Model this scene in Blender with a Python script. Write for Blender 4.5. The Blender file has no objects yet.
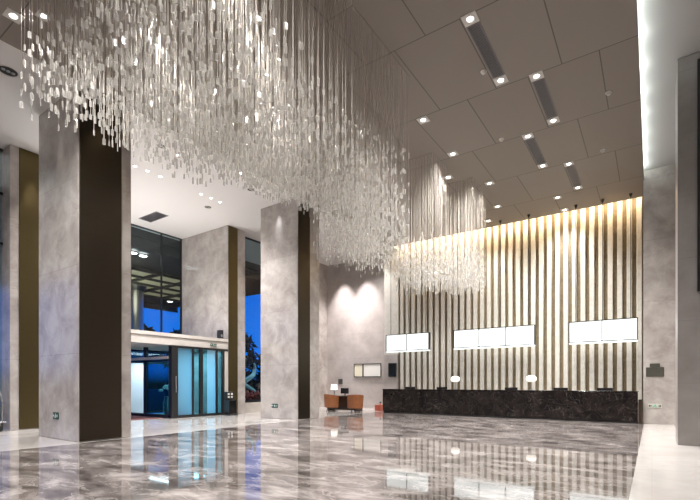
import bpy, bmesh, math, random
from mathutils import Vector, Matrix
random.seed(7)
sc = bpy.context.scene
C = sc.collection
PI = math.pi

# ------------------------------------------------------------------ constants
CEIL = 7.80        # dark dropped ceiling
SOF = 7.84         # white ceiling over the entrance side
AIS = 8.10         # aisle ceiling on the right
XL, XR = -10.16, -0.212   # dropped ceiling left / right edges

# ------------------------------------------------------------------ helpers
def box(bm, x0, x1, y0, y1, z0, z1):
    vs = [bm.verts.new((x, y, z)) for z in (z0, z1) for y in (y0, y1) for x in (x0, x1)]
    for f in ((0,2,3,1),(4,5,7,6),(0,1,5,4),(2,6,7,3),(0,4,6,2),(1,3,7,5)):
        bm.faces.new([vs[i] for i in f])
    return vs

def B(*boxes):
    bm = bmesh.new()
    for b in boxes: box(bm, *b)
    return bm

def bevel(bm, w=0.01, seg=2):
    bmesh.ops.bevel(bm, geom=bm.edges[:], offset=w, segments=seg, affect='EDGES', profile=0.7, clamp_overlap=True)
    return bm

def lathe(bm, prof, n=24, x=0, y=0, cap=True):
    rings = []
    for r, z in prof:
        rings.append([bm.verts.new((x + r*math.cos(2*PI*k/n), y + r*math.sin(2*PI*k/n), z)) for k in range(n)])
    for a, b in zip(rings, rings[1:]):
        for k in range(n):
            bm.faces.new((a[k], a[(k+1) % n], b[(k+1) % n], b[k]))
    if cap:
        bm.faces.new(list(reversed(rings[0]))); bm.faces.new(rings[-1])
    return bm

def tube(bm, pts, r, n=8):
    pts = [Vector(p) for p in pts]
    rings = []
    ref = None
    for i, p in enumerate(pts):
        d = (pts[min(i+1, len(pts)-1)] - pts[max(i-1, 0)]).normalized()
        if ref is None:
            ref = Vector((0,0,1)) if abs(d.z) < .9 else Vector((1,0,0))
        u = (ref - d*ref.dot(d)).normalized(); ref = u
        v = d.cross(u)
        rr = r[i] if isinstance(r, (list, tuple)) else r
        rings.append([bm.verts.new(p + (u*math.cos(2*PI*k/n) + v*math.sin(2*PI*k/n))*rr) for k in range(n)])
    for a, b in zip(rings, rings[1:]):
        for k in range(n):
            bm.faces.new((a[k], a[(k+1) % n], b[(k+1) % n], b[k]))
    bm.faces.new(list(reversed(rings[0]))); bm.faces.new(rings[-1])
    return bm

def mesh_from(name, bm, mat, smooth=False):
    bmesh.ops.recalc_face_normals(bm, faces=bm.faces[:])
    me = bpy.data.meshes.new(name)
    bm.to_mesh(me); bm.free()
    if mat: me.materials.append(mat)
    if smooth:
        for p in me.polygons: p.use_smooth = True
    return me

def obj(name, bm, mat, parent=None, loc=(0,0,0), rotz=0, smooth=False, label=None):
    me = mesh_from(name, bm, mat, smooth)
    o = bpy.data.objects.new(name, me); C.objects.link(o)
    o.location = loc; o.rotation_euler = (0, 0, rotz)
    if parent is not None: o.parent = parent
    if label: o['label'] = label
    return o

def tag(o, label, cat, group=None):
    o['label'] = label; o['category'] = cat
    if group: o['group'] = group
    return o

def thing(name, label, cat, loc=(0,0,0), rotz=0, group=None):
    o = bpy.data.objects.new(name, None); C.objects.link(o)
    o.empty_display_size = .2
    o.location = loc; o.rotation_euler = (0, 0, rotz)
    return tag(o, label, cat, group)

def struct(name, bm, mat, parent=None, smooth=False):
    o = obj(name, bm, mat, parent, smooth=smooth)
    if parent is None: o['kind'] = 'structure'
    return o

# ------------------------------------------------------------------ materials
def newmat(name):
    m = bpy.data.materials.new(name); m.use_nodes = True
    nt = m.node_tree
    return m, nt, nt.nodes['Principled BSDF']

def plain(name, col, rough=.5, metal=0, spec=.5, emit=None, es=0, trans=0):
    m, nt, p = newmat(name)
    p.inputs['Base Color'].default_value = (*col, 1)
    p.inputs['Roughness'].default_value = rough
    p.inputs['Metallic'].default_value = metal
    p.inputs['Specular IOR Level'].default_value = spec
    p.inputs['Transmission Weight'].default_value = trans
    if emit:
        p.inputs['Emission Color'].default_value = (*emit, 1)
        p.inputs['Emission Strength'].default_value = es
    return m

def ramp(nt, stops):
    r = nt.nodes.new('ShaderNodeValToRGB')
    el = r.color_ramp.elements
    while len(el) > 1: el.remove(el[-1])
    el[0].position = stops[0][0]; el[0].color = (*stops[0][1], 1)
    for pos, col in stops[1:]:
        e = el.new(pos); e.color = (*col, 1)
    return r

def stone(name, stops, scale=1.0, stretch=(1,1,1), rough=.2, detail=8, dist=.8, vein=None, vein_scale=1.2, vein_w=.05, spec=.5, warp=.6, joints=None, rot=0):
    """polished stone: warped noise clouds, thin veins, optional slab joints; world-space"""
    m, nt, p = newmat(name); L = nt.links
    g = nt.nodes.new('ShaderNodeNewGeometry')
    mp = nt.nodes.new('ShaderNodeMapping'); mp.inputs['Scale'].default_value = stretch
    mp.inputs['Rotation'].default_value = (0, 0, rot)
    L.new(g.outputs['Position'], mp.inputs['Vector'])
    n = nt.nodes.new('ShaderNodeTexNoise')
    n.inputs['Scale'].default_value = scale; n.inputs['Detail'].default_value = detail
    n.inputs['Roughness'].default_value = .62; n.inputs['Distortion'].default_value = dist
    L.new(mp.outputs[0], n.inputs['Vector'])
    r = ramp(nt, stops); L.new(n.outputs['Fac'], r.inputs['Fac'])
    col = r.outputs['Color']
    if vein:
        n2 = nt.nodes.new('ShaderNodeTexNoise')
        n2.inputs['Scale'].default_value = vein_scale; n2.inputs['Detail'].default_value = 6
        n2.inputs['Distortion'].default_value = warp
        mp2 = nt.nodes.new('ShaderNodeMapping'); mp2.inputs['Scale'].default_value = stretch
        mp2.inputs['Location'].default_value = (3.1, 7.7, 1.3)
        L.new(g.outputs['Position'], mp2.inputs['Vector']); L.new(mp2.outputs[0], n2.inputs['Vector'])
        rv = ramp(nt, [(.5-vein_w, (0,0,0)), (.5, (1,1,1)), (.5+vein_w, (0,0,0))])
        L.new(n2.outputs['Fac'], rv.inputs['Fac'])
        mx = nt.nodes.new('ShaderNodeMix'); mx.data_type = 'RGBA'
        mul = nt.nodes.new('ShaderNodeMath'); mul.operation = 'MULTIPLY'; mul.inputs[1].default_value = vein[1]
        L.new(rv.outputs['Color'], mul.inputs[0]); L.new(mul.outputs[0], mx.inputs['Factor'])
        L.new(col, mx.inputs['A']); mx.inputs['B'].default_value = (*vein[0], 1)
        col = mx.outputs['Result']
    if joints:
        step, axis, wid, jc = joints
        sp = nt.nodes.new('ShaderNodeSeparateXYZ'); L.new(g.outputs['Position'], sp.inputs[0])
        fac = None
        for ax in axis:
            pp = nt.nodes.new('ShaderNodeMath'); pp.operation = 'PINGPONG'; pp.inputs[1].default_value = step/2
            L.new(sp.outputs[ax], pp.inputs[0])
            lt = nt.nodes.new('ShaderNodeMath'); lt.operation = 'LESS_THAN'; lt.inputs[1].default_value = wid/2
            L.new(pp.outputs[0], lt.inputs[0])
            if fac is None: fac = lt.outputs[0]
            else:
                mm = nt.nodes.new('ShaderNodeMath'); mm.operation = 'MAXIMUM'
                L.new(fac, mm.inputs[0]); L.new(lt.outputs[0], mm.inputs[1]); fac = mm.outputs[0]
        mx = nt.nodes.new('ShaderNodeMix'); mx.data_type = 'RGBA'
        ml = nt.nodes.new('ShaderNodeMath'); ml.operation = 'MULTIPLY'; ml.inputs[1].default_value = .5
        L.new(fac, ml.inputs[0]); L.new(ml.outputs[0], mx.inputs['Factor'])
        L.new(col, mx.inputs['A']); mx.inputs['B'].default_value = (*jc, 1)
        col = mx.outputs['Result']
    L.new(col, p.inputs['Base Color'])
    p.inputs['Roughness'].default_value = rough
    p.inputs['Specular IOR Level'].default_value = spec
    return m

def brushed(name, col, rough=.32):
    m, nt, p = newmat(name); L = nt.links
    g = nt.nodes.new('ShaderNodeNewGeometry')
    mp = nt.nodes.new('ShaderNodeMapping'); mp.inputs['Scale'].default_value = (1.5, 1.5, 60)
    L.new(g.outputs['Position'], mp.inputs['Vector'])
    n = nt.nodes.new('ShaderNodeTexNoise'); n.inputs['Scale'].default_value = 1.0; n.inputs['Detail'].default_value = 3
    L.new(mp.outputs[0], n.inputs['Vector'])
    r = ramp(nt, [(.3, tuple(c*.97 for c in col)), (.7, tuple(c*1.03 for c in col))])
    L.new(n.outputs['Fac'], r.inputs['Fac']); L.new(r.outputs['Color'], p.inputs['Base Color'])
    p.inputs['Metallic'].default_value = 1.0
    mr = nt.nodes.new('ShaderNodeMapRange'); mr.inputs['To Min'].default_value = rough-.06; mr.inputs['To Max'].default_value = rough+.08
    L.new(n.outputs['Fac'], mr.inputs['Value']); L.new(mr.outputs[0], p.inputs['Roughness'])
    return m

def glassmat(name, tint=(.8,.88,.9), refl=.08):
    m, nt, p = newmat(name); L = nt.links
    nt.nodes.remove(p)
    out = nt.nodes['Material Output']
    t = nt.nodes.new('ShaderNodeBsdfTransparent'); t.inputs['Color'].default_value = (*tint, 1)
    gl = nt.nodes.new('ShaderNodeBsdfGlossy'); gl.inputs['Roughness'].default_value = .02
    fr = nt.nodes.new('ShaderNodeFresnel'); fr.inputs['IOR'].default_value = 1.45
    ad = nt.nodes.new('ShaderNodeMath'); ad.operation = 'ADD'; ad.inputs[1].default_value = refl - .04; ad.use_clamp = True
    L.new(fr.outputs[0], ad.inputs[0])
    # reflect at the front interface only: the pane does not bend light, so no total reflection at its rear face
    gg = nt.nodes.new('ShaderNodeNewGeometry'); inv = nt.nodes.new('ShaderNodeMath'); inv.operation = 'SUBTRACT'; inv.inputs[0].default_value = 1
    L.new(gg.outputs['Backfacing'], inv.inputs[1])
    fm = nt.nodes.new('ShaderNodeMath'); fm.operation = 'MULTIPLY'
    L.new(ad.outputs[0], fm.inputs[0]); L.new(inv.outputs[0], fm.inputs[1])
    mx = nt.nodes.new('ShaderNodeMixShader')
    L.new(fm.outputs[0], mx.inputs[0]); L.new(t.outputs[0], mx.inputs[1]); L.new(gl.outputs[0], mx.inputs[2])
    L.new(mx.outputs[0], out.inputs[0])
    return m

def crystalmat(name):
    m, nt, p = newmat(name); L = nt.links
    nt.nodes.remove(p)
    out = nt.nodes['Material Output']
    d = nt.nodes.new('ShaderNodeBsdfDiffuse'); d.inputs['Color'].default_value = (.76,.745,.70,1)
    tl = nt.nodes.new('ShaderNodeBsdfTranslucent'); tl.inputs['Color'].default_value = (.82,.80,.76,1)
    gl = nt.nodes.new('ShaderNodeBsdfGlossy'); gl.inputs['Roughness'].default_value = .12; gl.inputs['Color'].default_value = (1,.98,.95,1)
    tr = nt.nodes.new('ShaderNodeBsdfTransparent'); tr.inputs['Color'].default_value = (.95,.95,.95,1)
    a = nt.nodes.new('ShaderNodeMixShader'); a.inputs[0].default_value = .55
    L.new(d.outputs[0], a.inputs[1]); L.new(tl.outputs[0], a.inputs[2])
    b = nt.nodes.new('ShaderNodeMixShader'); b.inputs[0].default_value = .22
    L.new(a.outputs[0], b.inputs[1]); L.new(gl.outputs[0], b.inputs[2])
    c = nt.nodes.new('ShaderNodeMixShader'); c.inputs[0].default_value = .50
    L.new(b.outputs[0], c.inputs[1]); L.new(tr.outputs[0], c.inputs[2])
    L.new(c.outputs[0], out.inputs[0])
    return m

def frosted(name, col):
    m, nt, p = newmat(name); L = nt.links
    nt.nodes.remove(p)
    out = nt.nodes['Material Output']
    tl = nt.nodes.new('ShaderNodeBsdfTranslucent'); tl.inputs['Color'].default_value = (*col, 1)
    gl = nt.nodes.new('ShaderNodeBsdfGlossy'); gl.inputs['Roughness'].default_value = .05
    b = nt.nodes.new('ShaderNodeMixShader'); b.inputs[0].default_value = .1
    L.new(tl.outputs[0], b.inputs[1]); L.new(gl.outputs[0], b.inputs[2]); L.new(b.outputs[0], out.inputs[0])
    return m

def ceilmat():
    m, nt, p = newmat('taupe ceiling panels'); L = nt.links
    g = nt.nodes.new('ShaderNodeNewGeometry')
    mp = nt.nodes.new('ShaderNodeMapping'); mp.inputs['Location'].default_value = (.19, -.80, 0)
    L.new(g.outputs['Position'], mp.inputs['Vector'])
    br = nt.nodes.new('ShaderNodeTexBrick'); br.offset = .5
    br.inputs['Color1'].default_value = (.235,.205,.180,1)
    br.inputs['Color2'].default_value = (.220,.190,.165,1)
    br.inputs['Mortar'].default_value = (.085,.07,.06,1)
    br.inputs['Scale'].default_value = 1; br.inputs['Mortar Size'].default_value = .010
    br.inputs['Mortar Smooth'].default_value = 0
    br.inputs['Brick Width'].default_value = 1.32; br.inputs['Row Height'].default_value = 2.25
    L.new(mp.outputs[0], br.inputs['Vector'])
    L.new(br.outputs['Color'], p.inputs['Base Color'])
    p.inputs['Roughness'].default_value = .55
    return m

M = {}
M['marble'] = stone('grey beige marble', [(.30,(.30,.27,.25)),(.45,(.385,.352,.33)),(.57,(.45,.418,.395)),(.72,(.53,.495,.47))],
                    scale=1.6, dist=.4, detail=12, rough=.16, vein=((.62,.58,.54), .22), vein_scale=1.1, vein_w=.02, joints=(1.95, 'Z', .008, (.16,.14,.13)))
M['greywall'] = stone('grey wall marble', [(.25,(.33,.295,.28)),(.5,(.42,.38,.36)),(.8,(.51,.47,.45))],
                    scale=1.3, detail=12, dist=.3, rough=.28, vein=((.26,.23,.21), .15), vein_scale=.9, vein_w=.03, joints=(1.3, 'Z', .008, (.18,.16,.15)))
M['blockstone'] = stone('brown grey block marble', [(.25,(.20,.182,.172)),(.5,(.255,.235,.225)),(.8,(.32,.30,.285))],
                    scale=1.3, detail=12, dist=.3, rough=.28, joints=(1.3, 'Z', .008, (.14,.125,.12)))
M['whitestone'] = stone('pale stone', [(.3,(.52,.48,.44)),(.7,(.64,.60,.56))], scale=1.2, rough=.25)
M['creamfloor'] = stone('cream marble floor', [(.3,(.48,.45,.425)),(.55,(.55,.525,.50)),(.8,(.62,.595,.575))], scale=.9, rough=.09,
                    vein=((.50,.44,.40), .35), vein_scale=1.0, vein_w=.03, joints=(1.2, 'XY', .006, (.42,.38,.35)))
M['darkfloor'] = stone('brown grey veined marble floor', [(.30,(.035,.028,.026)),(.42,(.10,.085,.08)),(.50,(.17,.148,.14)),(.58,(.26,.232,.22)),(.70,(.42,.385,.365))],
                    scale=2.1, stretch=(.6,1.2,1), rough=.045, detail=14, dist=.35, vein=((.52,.48,.46), .4), vein_scale=1.9, vein_w=.022, warp=.5,
                    joints=(1.2, 'XY', .005, (.08,.068,.064)), rot=.5, spec=.75)
M['blackmarble'] = stone('dark emperador marble', [(.4,(.006,.005,.005)),(.6,(.016,.012,.011)),(.78,(.06,.045,.04))], scale=2.2, rough=.12, spec=.3,
                    vein=((.26,.23,.21), .3), vein_scale=2.6, vein_w=.008, warp=1.4)
M['ceil'] = ceilmat()
M['white'] = plain('white ceiling paint', (.74,.715,.70), .6)
M['trimwhite'] = plain('white trim', (.8,.78,.75), .5)
M['aisle'] = plain('aisle ceiling paint', (.40,.385,.38), .6)
M['bronze'] = brushed('dark brushed bronze', (.064,.053,.04), .36)
M['gold'] = brushed('golden bronze', (.11,.085,.04), .40)
M['slat'] = stone('cream slat stone', [(.3,(.53,.505,.455)),(.7,(.65,.63,.58))], scale=5, rough=.35)
M['slatback'] = stone('gilt brown backing', [(.35,(.15,.115,.065)),(.7,(.25,.195,.115))], scale=6, rough=.5)
M['black'] = plain('black metal', (.012,.012,.013), .35)
M['blackgloss'] = plain('black gloss', (.01,.01,.011), .12)
M['chrome'] = plain('chrome', (.75,.75,.76), .15, metal=1)
M['steel'] = plain('brushed steel', (.5,.5,.5), .3, metal=1)
M['lens'] = plain('lamp lens', (1,1,1), .4, emit=(1,.96,.9), es=14)
M['lampframe'] = plain('lamp frame', (.62,.60,.57), .4)
M['ledcool'] = plain('cool led strip', (1,1,1), .4, emit=(.88,1,.95), es=18)
M['ledwarm'] = plain('warm led strip', (1,.9,.7), .4, emit=(1,.76,.46), es=10)
M['screen'] = plain('lit white panel', (.45,.45,.45), .3, emit=(.93,1,.97), es=1.7)
M['shade'] = plain('lit lamp shade', (.9,.88,.82), .5, emit=(1,.95,.85), es=1.3)
M['grille'] = plain('grey grille', (.17,.16,.17), .5)
M['tan'] = stone('tan leather', [(.3,(.22,.075,.026)),(.7,(.31,.115,.042))], scale=9, rough=.42)
M['darkwood'] = stone('dark brown wood', [(.3,(.018,.010,.007)),(.7,(.045,.025,.016))], scale=3, stretch=(1,8,1), rough=.3)
M['paper'] = plain('white paper', (.75,.74,.70), .6)
M['cream'] = plain('pale cream paper', (.70,.66,.52), .6)
M['red'] = plain('red brown lacquer', (.42,.10,.06), .4)
M['green'] = plain('exit sign green', (.006,.045,.032), .4, emit=(.02,.5,.28), es=.0)
M['brightgreen'] = plain('sign green', (.02,.42,.26), .4)
M['paleplate'] = plain('pale sign plate', (.50,.50,.44), .4)
M['signwhite'] = plain('sign white', (.6,.72,.66), .4)
M['plaque'] = plain('dark pewter', (.10,.10,.085), .4, metal=.6)
M['glass'] = glassmat('clear glazing', (.86,.93,.95), .05)
M['tglass'] = glassmat('blue tinted glass', (.42,.72,.80), .05)
M['frost'] = frosted('blue frosted glass', (.50,.77,.90))
M['pale'] = plain('pale lilac panel', (.72,.70,.76), .4)
M['crystal'] = crystalmat('crystal glass')
M['wire'] = plain('silver wire', (.66,.61,.55), .35, metal=.35)
M['asphalt'] = plain('night paving', (.03,.03,.035), .6)
M['canopy'] = plain('dark canopy', (.05,.05,.05), .6)
M['canopylit'] = plain('lit canopy panel', (.5,.5,.4), .6, emit=(1,.84,.46), es=.26)
M['leaf'] = stone('dark foliage', [(.3,(.008,.014,.012)),(.7,(.02,.04,.03))], scale=4, rough=.8)
M['bark'] = plain('dark bark', (.02,.016,.012), .8)
M['flower'] = plain('white petals', (.75,.73,.72), .6)
M['redleaf'] = plain('red blossom', (.30,.07,.05), .6)
M['sculpt'] = plain('pale blue glazed sculpture', (.25,.5,.62), .25)
M['ribbon'] = plain('red carpet', (.17,.05,.05), .9)

# ------------------------------------------------------------------ camera
cam = bpy.data.objects.new('camera', bpy.data.cameras.new('camera')); C.objects.link(cam)
cam.data.sensor_width = 36; cam.data.sensor_fit = 'HORIZONTAL'
cam.data.lens = 438/700*36
cam.data.shift_y = 133/700
cam.location = (0, 0, 1.3)
YAW = math.atan2(302, 438)
cam.rotation_euler = (PI/2, 0, YAW)
sc.camera = cam
def project(x, y, z):
    s, c = math.sin(YAW), math.cos(YAW)
    d = -x*s + y*c; l = x*c + y*s
    return 350 + 438*l/d, 383 - 438*(z-1.3)/d, d

# ------------------------------------------------------------------ room shell
struct('floor', B((XL, XR, -4, 16.72, -.1, 0)), M['darkfloor'])
struct('floor_border', B((-18, XL, -4, 19.5, -.1, 0), (XR, 3, -4, 19.5, -.1, 0), (XL, XR, 16.72, 19.5, -.1, 0)), M['creamfloor'])
struct('ceiling', B((XL, XR, -4, 18.35, CEIL, CEIL+.12)), M['ceil'])
struct('ceiling_left', B((-17.9, XL-.02, -4.2, 19.6, SOF, SOF+.1)), M['white'])
struct('trim_1', B((XL-.02, XL, -4, 19.4, CEIL-.01, SOF+.35)), M['trimwhite'])
struct('ceiling_right', B((XR-.8, 3.2, -4.2, 16.95, AIS, AIS+.1), (XL, 3.2, 16.95, 19.6, AIS+.25, AIS+.35)), M['aisle'])
struct('wall_rear', B((-18, 3.2, -4.2, -4, 0, 8.3)), M['greywall'])
struct('wall_right', B((3, 3.2, -4, 19.6, 0, AIS)), M['greywall'])
struct('wall_back_left', B((-17.9, -10.9, 19.4, 19.6, 0, SOF)), M['greywall'])
struct('ceiling_void', B((XL, XR-.8, -4.2, 16.95, AIS+.1, AIS+.2)), M['white'])
# right pier of pale marble and the block nearer the camera
struct('wall_back_right', B((XR-.02, 1.5, 16.9, 19.6, 0, AIS)), M['marble'])
struct('wall_right_block', B((.443, 3, 11.46, 12.5, 0, AIS-.01)), M['blockstone'])
struct('wall_right_recess', B((.60, 3, 12.5, 16.9, 0, AIS-.01)), M['marble'])
struct('trim_2', B((.452, .60, 12.62, 12.66, 0, AIS-.01)), M['steel'])

# slatted feature wall (one continuous wall with its slats as parts)
fw = struct('wall_back', B((-10.9, XR-.02, 18.92, 19.4, 0, 8.2)), M['slatback'])
fp = obj('flat_panel', B((-10.9, -10.12, 18.80, 18.92, 2.7, 8.1), ), M['slat'], fw)
obj('stone_panel', B((-10.9, -10.16, 18.78, 18.92, 0, 2.7)), M['greywall'], fw)
n = 33; x0, x1 = -10.02, -.16; pitch = (x1-x0)/n
for k in range(n):
    xa = x0 + k*pitch
    bm = B((xa, xa+pitch*.55, 18.80, 18.92, 0, 8.15)); bevel(bm, .012, 1)
    obj('wall_slat', bm, M['slat'], fw)
# warm cove over the slats
struct('trim_3', B((XL, XR, 18.35, 18.38, CEIL, AIS+.2)), M['trimwhite'])

# left facade
struct('wall_left_jamb', B((-15.2, -14.9, 18.3, 19.4, 0, SOF)), M['marble'])

def window(name, axis, x, y0, y1, z0, z1, divs, glass, frame, fr=.05, zdivs=()):
    bm = bmesh.new()
    box(bm, x-.05, x+.05, y0, y1, z0, z0+fr*1.6); box(bm, x-.05, x+.05, y0, y1, z1-fr, z1)
    for d in divs: box(bm, x-.05, x+.05, d-fr/2, d+fr/2, z0+fr*1.6, z1-fr)
    for z in zdivs: box(bm, x-.04, x+.04, y0, y1, z-fr/2, z+fr/2)
    w = struct(name, bm, frame)
    obj('window_pane', B((x-.008, x+.008, y0+.01, y1-.01, z0+.01, z1-.01)), glass, w)
    return w
window('window_1', 'y', -17.62, 5.6, 12.05, 3.12, SOF, (5.65, 6.92, 8.30, 9.68, 11.06, 12.02), M['glass'], M['black'], .035)
window('window_2', 'y', -15.0, 13.0, 18.3, .42, SOF, (13.03, 14.75, 16.5, 18.27), M['glass'], M['black'], .05, (6.3,))
struct('wall_left_plinth', B((-15.2, -14.85, 13.0, 18.3, 0, .42)), M['whitestone'])
window('window_3', 'y', -15.0, -3.9, 4.58, .05, SOF, (-3.8, -1.6, .5, 2.5, 4.1), M['glass'], M['black'], .06, (5.2, 6.6))
# entrance lintel / roof of the door vestibule
lin = struct('wall_left_lintel', B((-17.6, -14.45, 5.6, 12.05, 2.69, 2.97)), M['whitestone'])
obj('cornice', B((-17.6, -14.42, 5.6, 12.05, 2.985, 3.11)), M['whitestone'], lin)
obj('groove', B((-17.6, -14.47, 5.6, 12.05, 2.97, 2.985)), M['black'], lin)

# ------------------------------------------------------------------ columns
def column(label, x0, x1, y0, y1, by0, by1, bx, top=SOF, group=None, bmat='bronze'):
    t = thing('stone_column', label, 'column', ((x0+x1)/2, (y0+y1)/2, 0), 0, group or 'marble columns with bronze panels')
    hx, hy = (x1-x0)/2, (y1-y0)/2
    cy = (y0+y1)/2
    bm = B((-hx, hx, -hy, hy, 0, top)); bevel(bm, .012, 1)
    obj('stone_shaft', bm, M['marble'], t)
    bm = B((hx-.02, hx+.025, by0-cy, by1-cy, .02, top-.01)); bevel(bm, .008, 1)
    obj('bronze_panel', bm, M[bmat], t, label='dark brushed bronze panel')
    return t
column('nearest tall grey marble column with wide dark bronze panel, left foreground', -12.36, -10.3, 4.5, 5.68, 4.52, 5.44, 0)
column('tall grey marble column with bronze panel standing right of the glass entrance', -12.1, -10.25, 11.63, 12.85, 11.65, 12.28, 0)
column('slim marble pier with golden bronze strip at far left, beside luggage trolley', -15.3, -14.45, 4.58, 5.6, 4.79, 5.4, 0, SOF, None, 'gold')
column('broad marble pier with golden bronze strip bordering the entrance doors', -17.6, -14.45, 12.05, 13.0, 12.08, 12.56, 0, SOF, None, 'gold')

# small wayfinding signs on columns
def exit_sign(label, x, y, z, w, h, face, group=None, pale=False):
    """face '-y' or '+x'; green plate with running figure block and arrows"""
    rz = 0 if face == '-y' else PI/2
    t = thing('exit_sign', label, 'sign', (x, y, z), rz, group or 'exit signs on stone')
    obj('sign_plate', bevel(B((-w/2, w/2, -.02, 0, -h/2, h/2)), .004, 1), M['paleplate' if pale else 'green'], t)
    bm = bmesh.new()
    q = h*.32
    # running figure: head, body, legs; arrow; door outline
    box(bm, -.02*w, .08*w, -.023, -.02, q*.55, q*1.0)
    box(bm, -.05*w, .06*w, -.023, -.02, -q*.2, q*.5)
    box(bm, -.12*w, -.04*w, -.023, -.02, -q, -q*.2); box(bm, .04*w, .13*w, -.023, -.02, -q*.9, -q*.1)
    obj('running_figure', bm, M['brightgreen' if pale else 'signwhite'], t)
    for s in (-1, 1):
        bm = bmesh.new()
        box(bm, min(s*.42*w, s*.22*w), max(s*.42*w, s*.22*w), -.023, -.02, -q*.25, q*.25)
        vs = [bm.verts.new(v) for v in ((s*.47*w, -.0235, 0), (s*.34*w, -.0235, q*.9), (s*.34*w, -.0235, -q*.9))]
        bm.faces.new(vs)
        obj('arrow', bm, M['black' if pale else 'signwhite'], t)
    return t
exit_sign('small green exit sign low on the nearest marble column', -11.38, 4.5, .54, .27, .16, '-y')
exit_sign('small exit sign low on marble column right of the entrance', -11.35, 11.63, .47, .30, .13, '-y')
exit_sign('green exit sign on the pale marble wall beneath the pewter plaque', .075, 16.9, .575, .36, .13, '-y', None, True)
exit_sign('tiny exit sign on the pale lintel over the entrance doors', -14.42, 11.3, 2.82, .30, .10, '+x')

t = thing('wall_plaque', 'stepped dark pewter plaque on pale marble wall right of the counter', 'plaque', (.075, 16.9, 1.70))
obj('plaque_body', bevel(B((-.235, .235, -.03, 0, -.20, .10)), .01, 1), M['plaque'], t)
obj('plaque_crest', bevel(B((-.135, .135, -.03, 0, .105, .22)), .01, 1), M['plaque'], t)

# tall dark framed panel on the right block
t = thing('wall_art', 'tall dark framed panel with gold flecks cut by the right picture edge', 'art', (1.264, 11.46, 3.17))
obj('art_frame', B((-.50, -.455, -.06, 0, 0, 4.75), (.455, .5, -.06, 0, 0, 4.75), (-.455, .455, -.06, 0, 0, .05), (-.455, .455, -.06, 0, 4.7, 4.75)), M['black'], t)
obj('art_panel', B((-.455, .455, -.04, 0, .05, 4.7)), stone('gold flecked dark panel', [(.5,(.02,.014,.01)),(.62,(.05,.03,.015)),(.7,(.6,.4,.15))], scale=14, rough=.35), t)

# ------------------------------------------------------------------ chandeliers
def crystal_bm(bm, x, y, z, w, h, d, a):
    ca, sa = math.cos(a), math.sin(a)
    def P(u, v, q): return bm.verts.new((x + u*ca - v*sa, y + u*sa + v*ca, z + q))
    lv = []
    for (hw, hd, q) in ((w*.5, d*.5, 0), (w*.5, d*.5, h*.86), (w*.22, d*.4, h)):
        lv.append([P(-hw, -hd, q), P(hw, -hd, q), P(hw, hd, q), P(-hw, hd, q)])
    for a_, b_ in zip(lv, lv[1:]):
        for k in range(4): bm.faces.new((a_[k], a_[(k+1) % 4], b_[(k+1) % 4], b_[k]))
    bm.faces.new(lv[0][::-1]); bm.faces.new(lv[2])

def csz(k, cs): return (.034+.007*(k % 3))*cs, (.095+.015*(k % 4))*cs, .013*cs
def crystal_set(cs):
    out = []
    for k in range(6):
        bm = bmesh.new(); crystal_bm(bm, 0, 0, 0, *csz(k, cs), k*1.07)
        out.append(mesh_from('crystal', bm, M['crystal']))
    return out

def wire(bm, x, y, z0, z1, r):
    vs = [[bm.verts.new((x + r*math.cos(2*PI*k/3), y + r*math.sin(2*PI*k/3), z)) for k in range(3)] for z in (z0, z1)]
    for k in range(3): bm.faces.new((vs[0][k], vs[0][(k+1) % 3], vs[1][(k+1) % 3], vs[1][k]))
    bm.faces.new(vs[0][::-1]); bm.faces.new(vs[1])

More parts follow.
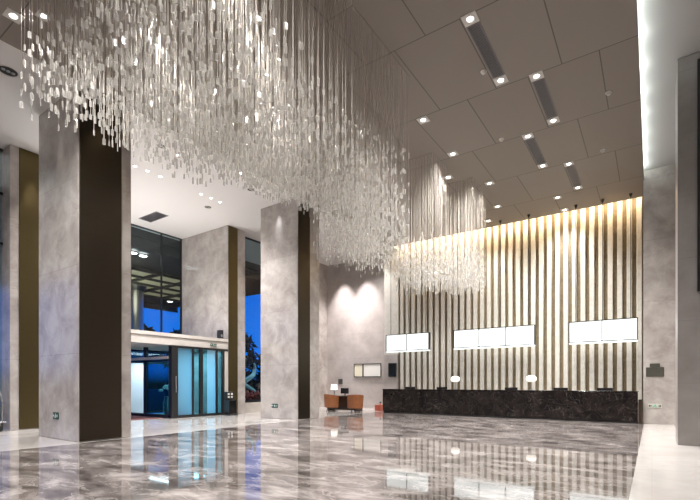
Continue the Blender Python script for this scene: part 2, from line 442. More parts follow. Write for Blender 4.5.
def chandelier(label, X0, X1, Y0, Y1, zfun, step, sub, ncry, csize=1.0, wr=.0032, gap0=.2):
    CR = crystal_set(csize) if sub else None
    cx, cy = (X0+X1)/2, (Y0+Y1)/2
    t = thing('crystal_chandelier', label, 'chandelier', (cx, cy, CEIL), 0, 'crystal strand chandeliers')
    obj('ceiling_plate', B((X0-cx-.015, X1-cx+.015, Y0-cy-.015, Y1-cy+.015, -.008, -.001)), M['ceil'], t)
    strands = []
    nx = int(round((X1-X0)/step)); ny = int(round((Y1-Y0)/step))
    for i in range(nx+1):
        for j in range(ny+1):
            x = X0 + (X1-X0)*i/nx + (random.uniform(-.3, .3)*step if 0 < i < nx else 0)
            y = Y0 + (Y1-Y0)*j/ny + (random.uniform(-.3, .3)*step if 0 < j < ny else 0)
            if math.hypot(x+5.77, y-5.48) < .2: continue
            zb = zfun(x, y) + random.uniform(-.05, .42)*(1 if random.random() < .8 else 1.8)
            cr = []
            z = zb; gap = gap0
            for k in range(ncry):
                if z > CEIL - .35: break
                cr.append((z, random.randrange(6)))
                z += gap*random.uniform(.8, 1.5); gap *= 1.22
            strands.append((x, y, zb, cr))
    def key(s):
        px, py, d = project(s[0], s[1], s[2]+.3)
        off = 0 if (0 < px < 700 and 5 < py < 500) else 100
        return d + off
    strands.sort(key=key)
    for (x, y, zb, cr) in strands[:100]:
        bm = bmesh.new(); wire(bm, 0, 0, zb-CEIL, -.008, wr)
        if not sub:
            for z, k in cr: crystal_bm(bm, 0, 0, z-CEIL, *csz(k, csize), k*1.07)
        me = mesh_from('crystal_strand', bm, M['wire'])
        if not sub:
            me.materials.append(M['crystal'])
            for p in me.polygons[5:]: p.material_index = 1
        s = bpy.data.objects.new('crystal_strand', me); C.objects.link(s)
        s.parent = t; s.location = (x-cx, y-cy, 0)
        if sub:
            for z, k in cr:
                c = bpy.data.objects.new('crystal', CR[k]); C.objects.link(c)
                c.parent = s; c.location = (0, 0, z-CEIL)
    rest = strands[100:]
    if rest:
        bm = bmesh.new(); nw = 0
        for (x, y, zb, cr) in rest: wire(bm, x-cx, y-cy, zb-CEIL, -.008, wr)
        bm.faces.ensure_lookup_table(); nw = len(bm.faces)
        for (x, y, zb, cr) in rest:
            for z, k in cr: crystal_bm(bm, x-cx, y-cy, z-CEIL, *csz(k, csize), k*1.07+x*9)
        me = mesh_from('strand_curtain', bm, M['wire']); me.materials.append(M['crystal'])
        for p in me.polygons[nw:]: p.material_index = 1
        o = bpy.data.objects.new('strand_curtain', me); C.objects.link(o); o.parent = t; o['kind'] = 'stuff'
    return t

def fall(x, y):
    s = (-4.1-x)/4.4
    return 4.5 + s*1.2 + (1-s)*.42*(6-y)
chandelier('nearest and largest crystal strand chandelier filling the upper left of the ceiling', -8.5, -4.1, 2.85, 6.0, fall, .145, True, 3, 1.0, .0036, .26)
chandelier('second crystal chandelier, slanting down behind the largest one', -8.6, -4.25, 6.25, 8.36,
           lambda x, y: 4.05 + (-4.25-x)/4.35*2.2, .13, True, 6, .8, .0018, .18)
chandelier('middle crystal chandelier hanging in front of the grey marble back wall', -7.2, -5.6, 8.8, 11.0,
           lambda x, y: 4.25 + (-5.6-x)/1.6*.25, .13, False, 6, .8, .0018, .18)
chandelier('lowest narrow crystal chandelier hanging before the left of the slatted wall', -6.25, -5.1, 11.5, 12.5,
           lambda x, y: 4.02, .11, False, 6, .95, .002, .12)
chandelier('farthest small crystal chandelier, nearest to the slatted wall', -5.85, -4.67, 13.6, 14.9,
           lambda x, y: 4.36, .12, False, 6, .95, .0018, .12)

# ------------------------------------------------------------------ ceiling fixtures
def light(name, kind, loc, energy, col=(1,.972,.945), rot=(0,0,0), **kw):
    d = bpy.data.lights.new(name, kind); d.energy = energy; d.color = col
    for k, v in kw.items(): setattr(d, k, v)
    o = bpy.data.objects.new(name, d); C.objects.link(o)
    o.location = loc; o.rotation_euler = rot
    return o
ORD = ['first', 'second', 'third', 'fourth', 'fifth', 'sixth', 'seventh', 'eighth']
SP = 900
def downlight(label, x, y, z=CEIL, size=.26, energy=None, group=None, spot=True):
    t = thing('square_downlight', label, 'ceiling light', (x, y, z), 0, group or 'square downlights in the dark ceiling')
    h = size/2
    bm = bmesh.new()
    lathe(bm, [(h*.55, -.013), (h*.62, -.02)], 20, cap=False)
    box(bm, -h, h, -h, -h*.55, -.014, -.001); box(bm, -h, h, h*.55, h, -.014, -.001)
    box(bm, -h, -h*.55, -h*.55, h*.55, -.014, -.001); box(bm, h*.55, h, -h*.55, h*.55, -.014, -.001)
    obj('lamp_frame', bm, M['lampframe'], t)
    obj('lamp_back', B((-h*.55, h*.55, -h*.55, h*.55, -.008, -.001)), M['lampframe'], t)
    obj('lamp_lens', lathe(bmesh.new(), [(h*.42, -.012), (h*.42, -.008)], 20), M['lens'], t)
    if spot:
        light('downlight_lamp', 'SPOT', (x, y, z-.05), energy or SP, (1,.972,.945), spot_size=math.radians(120), spot_blend=.9, shadow_soft_size=.08)

pairs = [(-2.67, 7.65, 9.57), (-2.01, 9.87, 11.78), (-2.69, 12.15, 14.05), (-2.03, 14.37, 16.28)]
gname = ['nearest', 'second', 'third', 'farthest']
for k, (x, ya, yb) in enumerate(pairs):
    downlight(f'square downlight at the near end of the {gname[k]} grey ceiling grille', x, ya)
    downlight(f'square downlight at the far end of the {gname[k]} grey ceiling grille', x, yb)
    t = thing('ceiling_vent', f'{gname[k]} grey linear grille in the dark ceiling between two downlights', 'vent', (x, (ya+yb)/2, CEIL), 0, 'grey grilles in the dark ceiling')
    hl = (yb-ya)/2-.15
    obj('grille_frame', B((-.12,-.10,-hl,hl,-.012,-.001), (.10,.12,-hl,hl,-.012,-.001), (-.1,.1,-hl,-hl+.02,-.012,-.001), (-.1,.1,hl-.02,hl,-.012,-.001)), M['grille'], t)
    bm = bmesh.new()
    for q in range(9): box(bm, -.094+q*.0222, -.084+q*.0222, -hl+.02, hl-.02, -.010, -.002)
    obj('grille_louver', bm, M['grille'], t)
    obj('grille_back', B((-.1,.1,-hl+.02,hl-.02,-.003,-.001)), M['black'], t)
mid = [(-4.65, 9.96), (-4.65, 11.9), (-5.32, 12.9), (-5.34, 15.3), (-4.66, 15.35), (-4.69, 16.6), (-5.36, 17.0), (-4.9, 17.9)]
singles = [(-4.65, 9.93), (-4.65, 11.88), (-5.3, 13.15), (-4.35, 14.3), (-4.68, 16.35), (-5.4, 17.6), (-2.72, 16.75), (-2.70, 18.1)]
stext = ['nearest lone square downlight right of the middle chandelier', 'lone square downlight right of the lowest narrow chandelier',
         'square downlight just behind the lowest narrow chandelier', 'square downlight beside the farthest small chandelier',
         'square downlight behind the farthest small chandelier, near the slatted wall', 'square downlight closest to slatted wall, behind the chandeliers',
         'lone square downlight beyond the farthest grille', 'last lone square downlight close to the slatted wall on the right']
for (x, y), s in zip(singles, stext): downlight(s, x, y)
downlight('square downlight in the top left corner outside the chandelier', -9.3, 3.0)
downlight('square downlight seen through strands at upper left of the largest chandelier', -8.86, 3.3, CEIL, .2)
downlight('square downlight glaring through the middle of the largest chandelier', -5.77, 5.48, CEIL-.009, .24, 220)
for x, y in ((-7.2, 7.3), (-6.4, 9.9), (-7.4, 4.3), (-5.0, 3.6), (-4.75, 11.7), (-4.45, 13.3), (-6.6, 12.8)):
    light('chandelier_fill', 'SPOT', (x, y, CEIL-.06), 620, (1,.972,.945), spot_size=math.radians(130), spot_blend=.9, shadow_soft_size=.12)  # extra spots without fixtures, added to brighten the crystals
# lamps of the same ceiling behind and beside the camera
for x, y in ((-2.6, 1.0), (-2.6, 4.5), (-6.0, -1.5), (-8.5, -.5), (-2.6, -2.5)):
    light('ceiling_lamp', 'SPOT', (x, y, CEIL-.05), SP*1.2, (1,.972,.945), spot_size=math.radians(130), spot_blend=.9, shadow_soft_size=.1)

def detector(label, x, y):
    t = thing('smoke_detector', label, 'smoke detector', (x, y, CEIL), 0, 'smoke detectors in the dark ceiling')
    obj('detector_base', lathe(bmesh.new(), [(.06, -.02), (.065, -.001)], 20), M['trimwhite'], t, smooth=False)
    obj('detector_head', lathe(bmesh.new(), [(.018, -.06), (.04, -.05), (.045, -.02)], 20), M['lampframe'], t)
detector('round white smoke detector beside the nearest grey grille', -2.89, 9.10)
detector('small round white smoke detector near the ceiling right edge', -.80, 11.35)
detector('round white smoke detector between the grilles and the right edge', -1.13, 14.05)
detector('small round smoke detector left of the third grille', -3.3, 11.9)

# white entrance ceiling fixtures
def spot_round(label, x, y, r=.055, group=None, energy=0):
    t = thing('round_downlight', label, 'ceiling light', (x, y, SOF), 0, group or 'round downlights in the white entrance ceiling')
    bm = bmesh.new()
    lathe(bm, [(r*.8, -.004), (r*1.0, -.012), (r*1.3, -.012), (r*1.35, -.001)], 20, cap=False)
    obj('lamp_ring', bm, M['trimwhite'], t)
    obj('lamp_lens', lathe(bmesh.new(), [(r*.8, -.006), (r*.8, -.001)], 20), M['lens'], t)
    if energy: light('round_lamp', 'SPOT', (x, y, SOF-.05), energy, (1,.965,.95), spot_size=math.radians(120), spot_blend=.9, shadow_soft_size=.06)
def on_soffit(px, py, z=SOF):
    u = px-350; k = (z-1.3)/(383-py)
    return (-math.sin(YAW)*438 + math.cos(YAW)*u)*k, (math.cos(YAW)*438 + math.sin(YAW)*u)*k
tri1 = [(-13.1, 7.35), (-13.1, 7.80), (-13.1, 8.25)]
P1 = [on_soffit(*p) for p in ((135,166), (147.7,171), (160.5,176.5))]
P2 = [on_soffit(*p) for p in ((201,194), (211,198), (220,202))]
for k, (x, y) in enumerate(P1):
    spot_round(f'{["left","middle","right"][k]} round downlight of the nearer trio in the white entrance ceiling', round(x,2), round(y,2), energy=700)
for k, (x, y) in enumerate(P2):
    spot_round(f'{["left","middle","right"][k]} round downlight of the farther trio in the white entrance ceiling', round(x,2), round(y,2), energy=700)
for (px, py), s in (((178,155), 'single round downlight right above the nearer trio in the white ceiling'),
                    ((241,173), 'single round downlight in the white ceiling close to its dark edge')):
    x, y = on_soffit(px, py); spot_round(s, round(x,2), round(y,2), energy=700)

def oval_fitting(label, x, y, r):
    t = thing('recessed_spotlight', label, 'ceiling light', (x, y, SOF), 0, 'dark round spotlights in the white entrance ceiling')
    bm = bmesh.new(); lathe(bm, [(r*.86, -.003), (r*.9, -.014), (r, -.014), (r*1.03, -.001)], 28, cap=False)
    obj('lamp_ring', bm, M['lampframe'], t)
    obj('lamp_recess', lathe(bmesh.new(), [(r*.86, -.004), (r*.86, -.001)], 28), M['black'], t)
    for s in (-.45, 0, .45):
        obj('lamp_head', lathe(bmesh.new(), [(r*.10, -.02), (r*.2, -.014), (r*.2, -.004)], 14, 0, s*r), M['steel'], t)
for (px, py, r), s in (((8,71,.19), 'large round three head spotlight in the white ceiling, far left'),
                       ((251,189.5,.13), 'round dark spotlight in the white ceiling near the chandelier edge'),
                       ((208,207,.13), 'round dark spotlight in the white ceiling below the farther trio'),
                       ((161,146,.13), 'round dark spotlight in the white ceiling seen through crystals')):
    x, y = on_soffit(px, py); oval_fitting(s, round(x,2), round(y,2), r)
x, y = on_soffit(153.5, 217)
t = thing('ceiling_vent', 'dark rectangular air vent in the white ceiling before the entrance glass', 'vent', (round(x,2), round(y,2), SOF))
obj('grille_frame', B((-.62,-.58,-.26,.26,-.012,-.001), (.58,.62,-.26,.26,-.012,-.001), (-.58,.58,-.26,-.22,-.012,-.001), (-.58,.58,.22,.26,-.012,-.001)), M['grille'], t)
bm = bmesh.new()
for q in range(9): box(bm, -.58, .58, -.21+q*.05, -.195+q*.05, -.010, -.002)
obj('grille_louver', bm, M['grille'], t)
obj('grille_back', B((-.58,.58,-.22,.22,-.003,-.001)), M['black'], t)

# accent spots washing stone and metal
def aim(loc, tgt): 
    d = Vector(tgt) - Vector(loc)
    return d.to_track_quat('-Z', 'Y').to_euler()
def accent(loc, tgt, e, deg=28, col=(1,.93,.85), blend=1):
    light('accent_lamp', 'SPOT', loc, e, col, aim(loc, tgt), spot_size=math.radians(deg), spot_blend=blend, shadow_soft_size=.03)
accent((-11.15, 11.40, SOF-.03), (-11.15, 11.63, 6.7), 110, 34, (.95,.95,1), 1)
accent((-9.95, 12.0, CEIL-.06), (-10.3, 12.0, 5.5), 160, 40, (1,.8,.45))
accent((-14.1, 5.1, SOF-.03), (-14.45, 5.1, 5.0), 900, 30, (1,.93,.8))
accent((-14.1, 12.3, SOF-.03), (-14.45, 12.3, 5.0), 600, 30, (1,.93,.8))
accent((-9.85, 5.0, CEIL-.06), (-10.3, 5.0, 5.5), 160, 45, (1,.8,.45))
accent((-11.1, 4.2, SOF-.03), (-11.2, 4.5, 4.5), 150, 28)
accent((-13.75, 18.5, SOF-.03), (-13.75, 19.4, 2.2), 2300, 60, (1,.93,.92))
accent((-12.3, 18.5, SOF-.03), (-12.3, 19.4, 1.8), 2300, 60, (1,.93,.92))

# ------------------------------------------------------------------ cove lights
struct('trim_4', B((XR-.10, XR-.04, -4, 16.8, CEIL+.125, CEIL+.16)), M['ledcool'])
struct('trim_5', B((XL+.2, XR-.1, 18.42, 18.46, AIS+.2, AIS+.245)), M['ledwarm'])
light('warm_cove_lamp', 'AREA', ((XL+XR)/2, 18.45, AIS-.05), 330, (1,.74,.46), (.16,0,0), shape='RECTANGLE', size=9.6, size_y=.12)
light('cool_cove_lamp', 'AREA', (XR-.10, 6.4, CEIL+.165), 38, (.9,1,.96), (0, -PI*.72, 0), shape='RECTANGLE', size=.06, size_y=20)
for k in range(19):
    light('cove_spot', 'POINT', (XR-.02, -2+k*1.02, CEIL+.16), 3.6, (.9,1,.96), shadow_soft_size=.03)
# added fill lights: aisle at the right, entrance side at the left, vestibule roof
for y in (1.5, 5.0, 8.5):
    light('aisle_fill', 'SPOT', (1.8, y, AIS-.03), 60, (1,.97,.96), spot_size=math.radians(120), spot_blend=.9, shadow_soft_size=.08)  # added to brighten the right aisle
for x, y in ((-12.8, 2.6), (-12.8, .6), (-12.8, -1.6), (-12.6, 15.2), (-12.9, 17.4), (-11.4, 17.9)):
    light('entrance_fill', 'SPOT', (x, y, SOF-.03), 900, (1,.97,.96), spot_size=math.radians(120), spot_blend=.9, shadow_soft_size=.08)  # added so that floor bounce lifts the white ceiling
struct('added_led_strip', B((-16.05, -15.95, 5.9, 10.5, 3.112, 3.15)), M['ledcool'])  # LED strip added out of view to go with the upward fill
light('soffit_fill', 'AREA', (-16.0, 8.2, 3.2), 300, (1,.96,.94), (PI,0,0), shape='RECTANGLE', size=.3, size_y=4.6)  # upward fill added out of view to brighten the white entrance ceiling

# ------------------------------------------------------------------ hanging light boxes
def lightbox(label, x0, x1, npan, cables):
    cx = (x0+x1)/2; y = 17.85; z0, z1 = 2.77, 3.53
    t = thing('hanging_light_box', label, 'light box', (cx, y, z0), 0, 'hanging light boxes over the counter')
    w = (x1-x0)/2; h = z1-z0; d = .09
    bm = bmesh.new()
    for zz in ((0,.03), (h-.03,h)): box(bm, -w, w, -d, d, *zz)
    for s in (-1, 1): box(bm, min(s*w, s*(w-.03)), max(s*w, s*(w-.03)), -d, d, .03, h-.03)
    obj('box_frame', bm, M['black'], t)
    pw = (2*w-.06)/npan
    for k in range(npan):
        xa = -w+.03+k*pw
        obj('lit_panel', B((xa+.008, xa+pw-.008, -d+.02, d-.02, .03, h-.03)), M['screen'], t)
        if k: obj('divider', B((xa-.016, xa+.016, -d-.004, d-.005, .03, h-.03)), M['grille'], t)
    obj('bottom_diffuser', B((-w+.02, w-.02, -d-.0, d, -.05, -.002)), M['screen'], t)
    for c in cables:
        obj('hanging_cable', tube(bmesh.new(), [(c-cx, 0, h), (c-cx, 0, CEIL-z0-.04)], .012, 6), M['black'], t)
        obj('cable_mount', lathe(bmesh.new(), [(.02, CEIL-z0-.12), (.05, CEIL-z0-.04), (.055, CEIL-z0-.001)], 14, c-cx, 0), M['black'], t)
lightbox('left hanging backlit white box with two panels, above the counter end', -10.22, -8.05, 2, (-10.0, -9.1, -8.25))
lightbox('middle and widest hanging backlit white box with three panels', -6.93, -3.68, 3, (-6.72, -5.0, -3.92))
lightbox('right hanging backlit white box with two panels, beside the pale marble wall', -2.52, -.39, 2, (-2.29, -1.44, -.60))

# ------------------------------------------------------------------ reception counter
t = thing('reception_counter', 'long low reception counter clad in near black veined marble', 'counter', (-5.07, 17.0, 0))
obj('front_panel', bevel(B((-4.70, 4.70, -.3, -.16, .06, 1.0)), .01, 1), M['blackmarble'], t)
obj('kickboard', B((-4.68, 4.68, -.27, -.2, 0, .06)), M['black'], t)
obj('counter_top', bevel(B((-4.71, 4.71, -.31, .26, 1.0, 1.04)), .008, 1), M['blackmarble'], t)
obj('work_desk', B((-4.60, 4.60, -.16, .95, .66, .70)), M['darkwood'], t)
for s in (-4.70, -1.6, 1.5, 4.60): obj('side_panel', B((s, s+.1, -.16, .95, 0, .66)), M['blackmarble'], t)
t = thing('low_cabinet', 'small dark cabinet squeezed between counter end and pale marble wall', 'cabinet', (-.31, 17.1, 0))
obj('cabinet_body', bevel(B((-.045, .045, -.38, .38, 0, .74)), .006, 1), M['darkwood'], t)
obj('cabinet_top', bevel(B((-.05, .05, -.39, .39, .742, .77)), .005, 1), M['blackmarble'], t)

def monitor(label, x, y, z, w=.46, h=.30, rot=0, stand=.14, group=None):
    t = thing('computer_monitor', label, 'monitor', (x, y, z), rot, group)
    obj('screen_housing', bevel(B((-w/2, w/2, -.02, .02, stand, stand+h)), .008, 1), M['blackgloss'], t)
    obj('stand_neck', B((-.03, .03, .02, .04, .01, stand+.08)), M['black'], t)
    obj('stand_base', bevel(B((-.11, .11, -.08, .10, 0, .012)), .004, 1), M['black'], t)
mons = [(-8.85, 'leftmost'), (-7.35, 'second'), (-4.5, 'third'), (-2.75, 'fourth'), (-1.35, 'rightmost')]
for x, w in mons:
    monitor(f'black computer monitor behind the marble counter, {w + (" from the left" if w[0] not in "lr" else " of five")}', x, 17.55, .701, .48, .33, PI, .10, 'monitors behind the counter')

def globe_lamp(label, x):
    t = thing('table_lamp', label, 'lamp', (x, 17.08, 1.041), 0, 'mushroom lamps on the counter')
    obj('lamp_base', lathe(bmesh.new(), [(.09, 0), (.09, .015), (.03, .03)], 24), M['steel'], t, smooth=False)
    obj('lamp_stem', lathe(bmesh.new(), [(.018, .03), (.018, .34)], 14), M['steel'], t)
    pr = [(.04, .30), (.13, .31), (.175, .36), (.185, .42), (.165, .48), (.11, .52), (.02, .535)]
    obj('lamp_shade', lathe(bmesh.new(), pr, 28), M['shade'], t, smooth=True)
globe_lamp('left white mushroom lamp standing on the dark marble counter', -6.58)
globe_lamp('right white mushroom lamp standing on the dark marble counter', -3.66)

# ------------------------------------------------------------------ left back wall: frames, signs, extinguisher box
t = thing('picture_frame', 'wide black framed white board on the grey marble wall above the desk', 'picture', (-11.97, 19.4, 1.62), 0, 'framed boards on the grey wall')
obj('frame', B((-.54,.54,-.05,0,0,.025), (-.54,.54,-.05,0,.665,.69), (-.54,-.515,-.05,0,.025,.665), (.515,.54,-.05,0,.025,.665)), M['black'], t)
obj('board', B((-.515,.515,-.03,0,.025,.665)), M['paper'], t)
t = thing('picture_frame', 'narrow black framed pale cream board left of the wide white board', 'picture', (-12.81, 19.4, 1.62), 0, 'framed boards on the grey wall')
obj('frame', B((-.28,.28,-.05,0,0,.025), (-.28,.28,-.05,0,.665,.69), (-.28,-.255,-.05,0,.025,.665), (.255,.28,-.05,0,.025,.665)), M['black'], t)
obj('board', B((-.255,.255,-.03,0,.025,.665)), M['cream'], t)
t = thing('wall_screen', 'upright black wall screen just left of the slatted wall', 'screen', (-10.42, 18.78, 1.6))
obj('screen_frame', bevel(B((-.22,.22,-.06,0,0,.68)), .008, 1), M['black'], t)
obj('screen_glass', B((-.19,.19,-.065,-.058,.03,.65)), M['blackgloss'], t)
t = thing('wall_sign', 'small dark square sign on the grey wall above the desk lamp', 'sign', (-14.0, 19.4, 1.24))
obj('sign_plate', bevel(B((-.14,.14,-.03,0,0,.27)), .006, 1), M['plaque'], t)
obj('sign_rim', B((-.15,.15,-.034,-.031,0,.012), (-.15,.15,-.034,-.031,.258,.27)), M['black'], t)
t = thing('extinguisher_box', 'low red brown fire extinguisher box on the floor left of the counter', 'fire extinguisher box', (-10.55, 17.7, 0))
obj('box_body', bevel(B((-.17,.17,-.12,.12,0,.28)), .01, 1), M['red'], t)
for s in (.07,):
    e = obj('extinguisher_bottle', lathe(bmesh.new(), [(.05,.02),(.05,.30),(.03,.34),(.02,.36)], 16, s, 0), M['red'], t)
    obj('extinguisher_valve', B((s-.03, s+.05, -.015, .015, .362, .42)), M['black'], e)

# ------------------------------------------------------------------ lounge corner
t = thing('writing_desk', 'dark wooden desk between two tan armchairs against the far wall', 'desk', (-11.75, 16.75, 0))
obj('desk_top', bevel(B((-.92,.72,-.34,.34,.66,.70)), .006, 1), M['darkwood'], t)
obj('modesty_panel', B((-.82,.62,-.22,-.19,.05,.658)), M['darkwood'], t)
for s in (-.88, .64): obj('desk_leg', B((s, s+.05, -.3,.3,0,.658)), M['darkwood'], t)

def armchair(label, x, y, rz):
    t = thing('barrel_armchair', label, 'armchair', (x, y, 0), rz, 'tan armchairs at the desk')
    # open side faces +x local
    def shell(r0, r1, z0, z1, a0, a1, n=18, flare=.03):
        bm = bmesh.new(); rows = []
        for k in range(n+1):
            a = a0 + (a1-a0)*k/n
            f = abs(k/n-.5)*2
            zt = z1 - .10*f*f
            rows.append([bm.verts.new((r*math.cos(a), r*math.sin(a), z)) for r, z in ((r0, z0), (r1, z0), (r1+flare, zt), (r0+flare, zt))])
        for a_, b_ in zip(rows, rows[1:]):
            for q in range(4): bm.faces.new((a_[q], a_[(q+1) % 4], b_[(q+1) % 4], b_[q]))
        bm.faces.new(rows[0]); bm.faces.new(rows[-1][::-1])
        return bm
    obj('backrest', shell(.27, .34, .20, .80, math.radians(65), math.radians(295)), M['tan'], t)
    bm = lathe(bmesh.new(), [(.22,.24),(.262,.27),(.262,.42),(.22,.45)], 24)
    obj('seat_cushion', bm, M['tan'], t)
    obj('seat_base', lathe(bmesh.new(), [(.25,.16),(.26,.235)], 24), M['darkwood'], t)
    for a in (45, 135, 225, 315):
        c, s = math.cos(math.radians(a)), math.sin(math.radians(a))
        obj('chair_leg', tube(bmesh.new(), [(.2*c,.2*s,.16),(.25*c,.25*s,0)], [.02,.012], 8), M['darkwood'], t)
armchair('left tan leather barrel armchair under the white lampshade', -12.02, 15.98, math.radians(70))
armchair('right tan leather barrel armchair at the end of the dark desk', -10.75, 16.0, math.radians(125))
monitor('small black monitor standing on the dark lounge desk', -11.85, 16.75, .701, .44, .26, 0, .10)
t = thing('table_lamp', 'table lamp with lit white drum shade on the left of the lounge desk', 'lamp', (-12.50, 16.80, .701))
obj('lamp_base', lathe(bmesh.new(), [(.08,0),(.08,.02),(.02,.04),(.035,.12),(.02,.22),(.012,.30)], 20), M['steel'], t)
obj('lamp_shade', lathe(bmesh.new(), [(.17,.28),(.14,.54)], 28), M['shade'], t, smooth=False)

# ------------------------------------------------------------------ entrance doors
X = -14.45
def doorset(name, label, posts, panes, z0=.0, z1=2.68):
    d = struct(name, bmesh.new(), M['black'])
    return d
bm = bmesh.new()
for a, b in ((9.46, 9.72), (10.33, 10.41), (10.68, 10.82), (11.43, 11.52), (11.76, 11.86)):
    box(bm, X-.06, X+.03, a, b, .10, 2.60)
box(bm, X-.06, X+.03, 9.46, 12.04, 2.60, 2.685); box(bm, X-.06, X+.03, 9.46, 12.04, 0, .10)
d = struct('door_1', bm, M['black'])
for a, b, m in ((9.72,10.33,'frost'), (10.41,10.68,'tglass'), (10.82,11.03,'tglass'), (11.05,11.43,'frost'), (11.52,11.76,'tglass')):
    obj('door_pane', B((X-.02, X, a, b, .10, 2.60)), M[m], d)
obj('door_handle', tube(bmesh.new(), [(X+.09, 9.60, .95), (X+.09, 9.60, 1.55)], .018, 8), M['chrome'], d, label='chrome pull handle')
obj('side_casing', B((X-.06, X+.02, 11.87, 12.05, .1, 2.6)), M['whitestone'], d)
Y = 9.5
bm = bmesh.new()
for a, b in ((-17.6,-17.5), (-16.28,-16.08), (-14.62,-14.52)):
    box(bm, a, b, Y-.04, Y+.04, .12, 2.685)
box(bm, -17.5, -14.62, Y-.04, Y+.04, 2.10, 2.18); box(bm, -17.5, -14.62, Y-.04, Y+.04, 0, .12)
d = struct('door_2', bm, M['black'])
obj('header_bar', B((-17.5, -14.62, Y-.07, Y-.04, 2.19, 2.29)), M['whitestone'], d)
obj('door_pane', B((-17.5, -16.28, Y-.01, Y+.01, .12, 2.10)), M['glass'], d)
obj('door_pane', B((-16.08, -14.62, Y-.01, Y+.01, .12, 2.10)), M['tglass'], d)
obj('transom_pane', B((-17.5, -14.62, Y-.01, Y+.01, 2.29, 2.685)), M['glass'], d)
window('window_4', 'y', -17.62, 5.6, 12.05, .02, 2.68, (5.7, 7.3, 9.4, 10.4, 11.9), M['tglass'], M['black'], .06, (2.15,))
struct('door_3', B((-17.58, -17.54, 9.62, 10.36, .05, 2.12)), M['pale'])
light('panel_fill', 'SPOT', (-16.75, 9.95, 2.6), 130, (.95,.97,1), aim((-16.75, 9.95, 2.6), (-17.54, 9.99, 1.0)), spot_size=math.radians(70), spot_blend=.8, shadow_soft_size=.1)  # spot added to brighten the pale panel
light('dusk_fill', 'AREA', (-16.2, 10.9, 2.6), 150, (.72,.92,1), (0,0,0), shape='RECTANGLE', size=1.6, size_y=1.6)  # blue light added behind the panes, standing in for dusk from outside

# flower arrangement inside the vestibule
t = thing('flower_arrangement', 'white flower arrangement in a grey vase behind the dark entrance glass', 'flowers', (-15.35, 9.95, 0))
obj('vase', lathe(bmesh.new(), [(.14,0),(.20,.25),(.22,.5),(.15,.72),(.17,.78)], 20), M['steel'], t)
for k in range(9):
    a = k*2.4; r = .08+.03*k
    x, y, z = r*math.cos(a), r*math.sin(a), 1.20-.03*k
    s = obj('stem', tube(bmesh.new(), [(0,0,.74),(x*.5,y*.5,.95),(x,y,z)], .008, 6), M['leaf'], t)
    bm = bmesh.new()
    for q in range(6):
        b = q*PI/3
        bmesh.ops.create_icosphere(bm, subdivisions=1, radius=.045, matrix=Matrix.Translation((x+.05*math.cos(b), y+.05*math.sin(b), z+.02)))
    bmesh.ops.create_icosphere(bm, subdivisions=1, radius=.05, matrix=Matrix.Translation((x, y, z+.045)))
    obj('blossom', bm, M['flower'], t)

# black display stand by the pier
t = thing('umbrella_stand', 'black stand with white leaflets before the golden bronze pier', 'stand', (-14.0, 11.80, 0))
obj('stand_base', bevel(B((-.18,.22,-.22,.22,0,.06)), .01, 1), M['black'], t)
obj('stand_body', bevel(B((-.13,.15,-.19,.19,.06,.62)), .012, 1), M['blackgloss'], t)
bm = B((-.15,.02,-.2,.2,.621,.95)); obj('stand_back', bevel(bm, .012, 1), M['black'], t)
for a in (-.11, .05):
    for z in (.70, .82): obj('leaflet', B((.022,.035,a-.035,a+.05,z,z+.075)), M['paper'], t)
# loudspeaker on the lintel
t = thing('loudspeaker', 'small black loudspeaker standing on the pale entrance lintel', 'speaker', (-14.62, 11.80, 3.111))
obj('speaker_cabinet', bevel(B((-.10,.10,-.09,.09,0,.36)), .01, 1), M['black'], t)
obj('speaker_cone', lathe(bmesh.new(), [(.06,.0),(.05,.006)], 18), M['grille'], t, loc=(.10, 0, .13)).rotation_euler = (0, PI/2, 0)

# red carpet before the doors
struct('floor_carpet', B((-17.4, -14.9, 7.6, 9.40, .001, .012)), M['ribbon'])

# ------------------------------------------------------------------ luggage trolley
t = thing('luggage_trolley', 'chrome birdcage luggage trolley cut off by the left picture edge', 'luggage trolley', (-14.42, 4.02, 0), math.radians(10))
obj('deck', bevel(B((-.30,.30,-.5,.30,.20,.25)), .015, 1), M['black'], t)
obj('deck_rail', tube(bmesh.new(), [(-.32,-.52,.27),(.32,-.52,.27),(.32,.32,.27),(-.32,.32,.27),(-.32,-.5,.27)], .02, 8), M['chrome'], t)
for s in (-1, 1):
    pts = [(s*.28, .26, .25), (s*.28, .26, .8)] + [(s*.28, .26-.36*(1-math.cos(a)), 0.8+.55*math.sin(a)) for a in [k*PI/10 for k in range(1, 10)]] + [(s*.28, -.46, .8), (s*.28, -.46, .25)]
    obj('hoop', tube(bmesh.new(), pts, .017, 8), M['chrome'], t)
obj('top_bar', tube(bmesh.new(), [(-.28,-.10,1.345),(.28,-.10,1.345)], .015, 8), M['chrome'], t)
obj('side_bar', tube(bmesh.new(), [(-.28,.26,.75),(.28,.26,.75)], .013, 8), M['chrome'], t)
for sx in (-.24, .24):
    for sy in (-.42, .22):
        w = obj('wheel', lathe(bmesh.new(), [(.03,-.02),(.08,-.025),(.085,0),(.08,.025),(.03,.02)], 20), M['black'], t, loc=(sx, sy, .086)); w.rotation_euler = (0, PI/2, 0)
        obj('caster_fork', B((sx-.035,sx+.035,sy-.02,sy+.02,.175,.20)), M['chrome'], t)

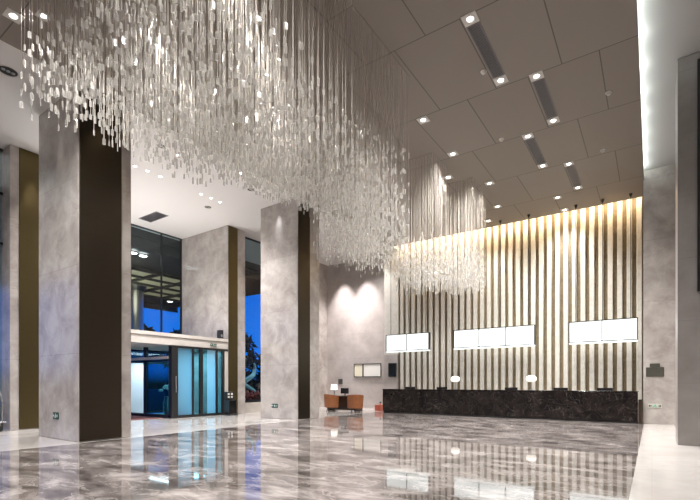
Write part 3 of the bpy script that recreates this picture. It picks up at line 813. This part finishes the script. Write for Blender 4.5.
# ------------------------------------------------------------------ outside at dusk
struct('ground_outside', B((-90, -17.7, -40, 90, -.12, -.02)), M['asphalt'])
t = thing('entrance_canopy', 'dark entrance canopy with lit grid ceiling seen through the upper glass', 'canopy', (-23.5, 12, 7.0))
obj('canopy_roof', B((-6.2, 5.5, -14, 8, .05, .5), (5.1, 5.6, -14, 8, .5, 2.2)), M['canopy'], t)
for ix in range(4):
    for iy in range(7):
        xa, ya = -3.4+ix*1.45, -6.5+iy*1.9
        obj('lit_panel', B((xa+.05, xa+1.40, ya+.05, ya+1.85, .02, .049)), M['canopylit'], t)
for q in range(8): obj('ceiling_beam', B((-3.45, 2.6, -6.55+q*1.9, -6.40+q*1.9, -.12, .019)), M['canopy'], t)
for q in range(5): obj('ceiling_beam', B((-3.47+q*1.45, -3.35+q*1.45, -6.5, 6.8, -.10, .018)), M['canopy'], t)
obj('fascia', B((-6.3, -6.2, -14, 8, -.35, .5)), M['canopy'], t)
for k, (px, py) in enumerate(((133,252), (143,255), (170,301))):
    x, y = on_soffit(px, py, 7.0)
    t2 = thing('canopy_downlight', ['left of the paired bright downlights under the canopy', 'right of the paired bright downlights under the canopy', 'single bright downlight at the outer edge of the canopy'][k], 'ceiling light', (round(x,2), round(y,2), 7.0), 0, 'downlights under the entrance canopy')
    obj('lamp_lens', lathe(bmesh.new(), [(.16,-.05),(.16,.01)], 20), M['lens'], t2)
    obj('lamp_ring', lathe(bmesh.new(), [(.16,-.04),(.21,-.06),(.22,.01)], 20, cap=False), M['steel'], t2)
t = thing('canopy_column', 'round pale column under the canopy outside the entrance glass', 'column', (-25, 14.06, 0))
obj('shaft', lathe(bmesh.new(), [(.41,.3),(.41,6.7)], 32), M['steel'], t, smooth=False)
obj('plinth', lathe(bmesh.new(), [(.55,0),(.55,.25),(.45,.3)], 32), M['steel'], t)
obj('capital', lathe(bmesh.new(), [(.42,6.7),(.6,6.95),(.6,7.04)], 32), M['steel'], t)
light('canopy_lamp', 'POINT', (-23.5, 13, 6.2), 60, (1,.88,.65), shadow_soft_size=.8)

def tree(label, x, y, h, r, seed):
    rnd = random.Random(seed)
    t = thing('tree', label, 'tree', (x, y, 0), 0, 'dark trees outside')
    obj('trunk', tube(bmesh.new(), [(0,0,0),(.1,.05,h*.3),(0,.1,h*.6)], [.25,.2,.1], 8), M['bark'], t)
    bm = bmesh.new()
    for k in range(420):
        a, b = rnd.uniform(0, 2*PI), rnd.uniform(-1, 1)
        q = rnd.uniform(.55, 1)**.5*r; c = math.sqrt(1-b*b)
        p = Vector((q*c*math.cos(a), q*c*math.sin(a), h-r*.85+q*b*.85))
        s = r*.2
        m = Matrix.Translation(p) @ Matrix.Rotation(rnd.uniform(0, 6), 4, Vector((rnd.random(), rnd.random(), rnd.random()+.1)).normalized())
        vs = [bm.verts.new(m @ Vector(v)) for v in ((-s,0,0),(0,-s*.35,.1*s),(s,0,0),(0,s*.35,.1*s))]
        bm.faces.new(vs)
    obj('foliage', bm, M['leaf'], t)
tree('dark tree silhouette outside, at left against the blue dusk', -46, 25.0, 8.0, 3.2, 1)
tree('dark tree silhouette outside, in the middle of the upper glass', -46, 31.6, 7.6, 3.0, 2)
tree('dark tree silhouette outside, right edge of the upper glass', -46, 38.5, 8.6, 3.4, 3)
tree('dark low tree outside behind the swirling blue sculpture', -30, 29, 4.0, 2.4, 4)
t = thing('garden_sculpture', 'pale blue swirling sculpture outside the narrow window', 'sculpture', (-16.9, 15.6, 0))
pts = []
for k in range(40):
    a = k/39*2.2*PI
    pts.append((.10*math.sin(a*2), .42*math.cos(a+.6)*(1-.008*k), .75+1.55*k/39))
obj('swirl', tube(bmesh.new(), pts, [.05+.07*math.sin(PI*k/39) for k in range(40)], 12), M['sculpt'], t, smooth=True)
obj('plinth', bevel(B((-.35,.35,-.35,.35,0,.68)), .02, 1), M['asphalt'], t)
obj('post', tube(bmesh.new(), [(0,.3,.68),(0,.34,.80)], .04, 8), M['steel'], t)
light('sculpture_lamp', 'SPOT', (-16.9, 15.6, 6.0), 420, (.6,.9,1), spot_size=math.radians(24), spot_blend=.6, shadow_soft_size=.1)
t = thing('flower_planter', 'planter of dull red blossoms outside the narrow window', 'planter', (-15.75, 14.55, 0))
obj('planter_box', bevel(B((-.3,.3,-.5,.5,0,.5)), .02, 1), M['asphalt'], t)
bm = bmesh.new(); rnd = random.Random(5)
for k in range(60):
    bmesh.ops.create_icosphere(bm, subdivisions=1, radius=rnd.uniform(.04,.08), matrix=Matrix.Translation((rnd.uniform(-.25,.25), rnd.uniform(-.45,.45), rnd.uniform(.52,.9))))
o = obj('blossom_mass', bm, M['redleaf'], t); o['kind'] = 'stuff'

# ------------------------------------------------------------------ world: blue dusk sky
w = bpy.data.worlds.new('dusk'); sc.world = w; w.use_nodes = True
nt = w.node_tree; bg = nt.nodes['Background']
tc = nt.nodes.new('ShaderNodeTexCoord'); sp_ = nt.nodes.new('ShaderNodeSeparateXYZ')
nt.links.new(tc.outputs['Generated'], sp_.inputs[0])
r = ramp(nt, [(0, (.004,.01,.02)), (.03, (.006,.24,1.0)), (.25, (.002,.15,.8)), (1, (.003,.03,.2))])
nt.links.new(sp_.outputs['Z'], r.inputs['Fac']); nt.links.new(r.outputs['Color'], bg.inputs['Color'])
bg.inputs['Strength'].default_value = 1.25

# ------------------------------------------------------------------ render look
sc.view_settings.view_transform = 'Standard'; sc.view_settings.look = 'None'
sc.view_settings.gamma = 1; sc.view_settings.use_curve_mapping = False
sc.view_settings.exposure = -0.42
cy = sc.cycles
cy.use_denoising = True; cy.use_adaptive_sampling = False
cy.max_bounces = 8; cy.diffuse_bounces = 4; cy.glossy_bounces = 4; cy.transparent_max_bounces = 12; cy.transmission_bounces = 6
cy.sample_clamp_indirect = 6.0; cy.sample_clamp_direct = 0
cy.caustics_reflective = False; cy.caustics_refractive = False
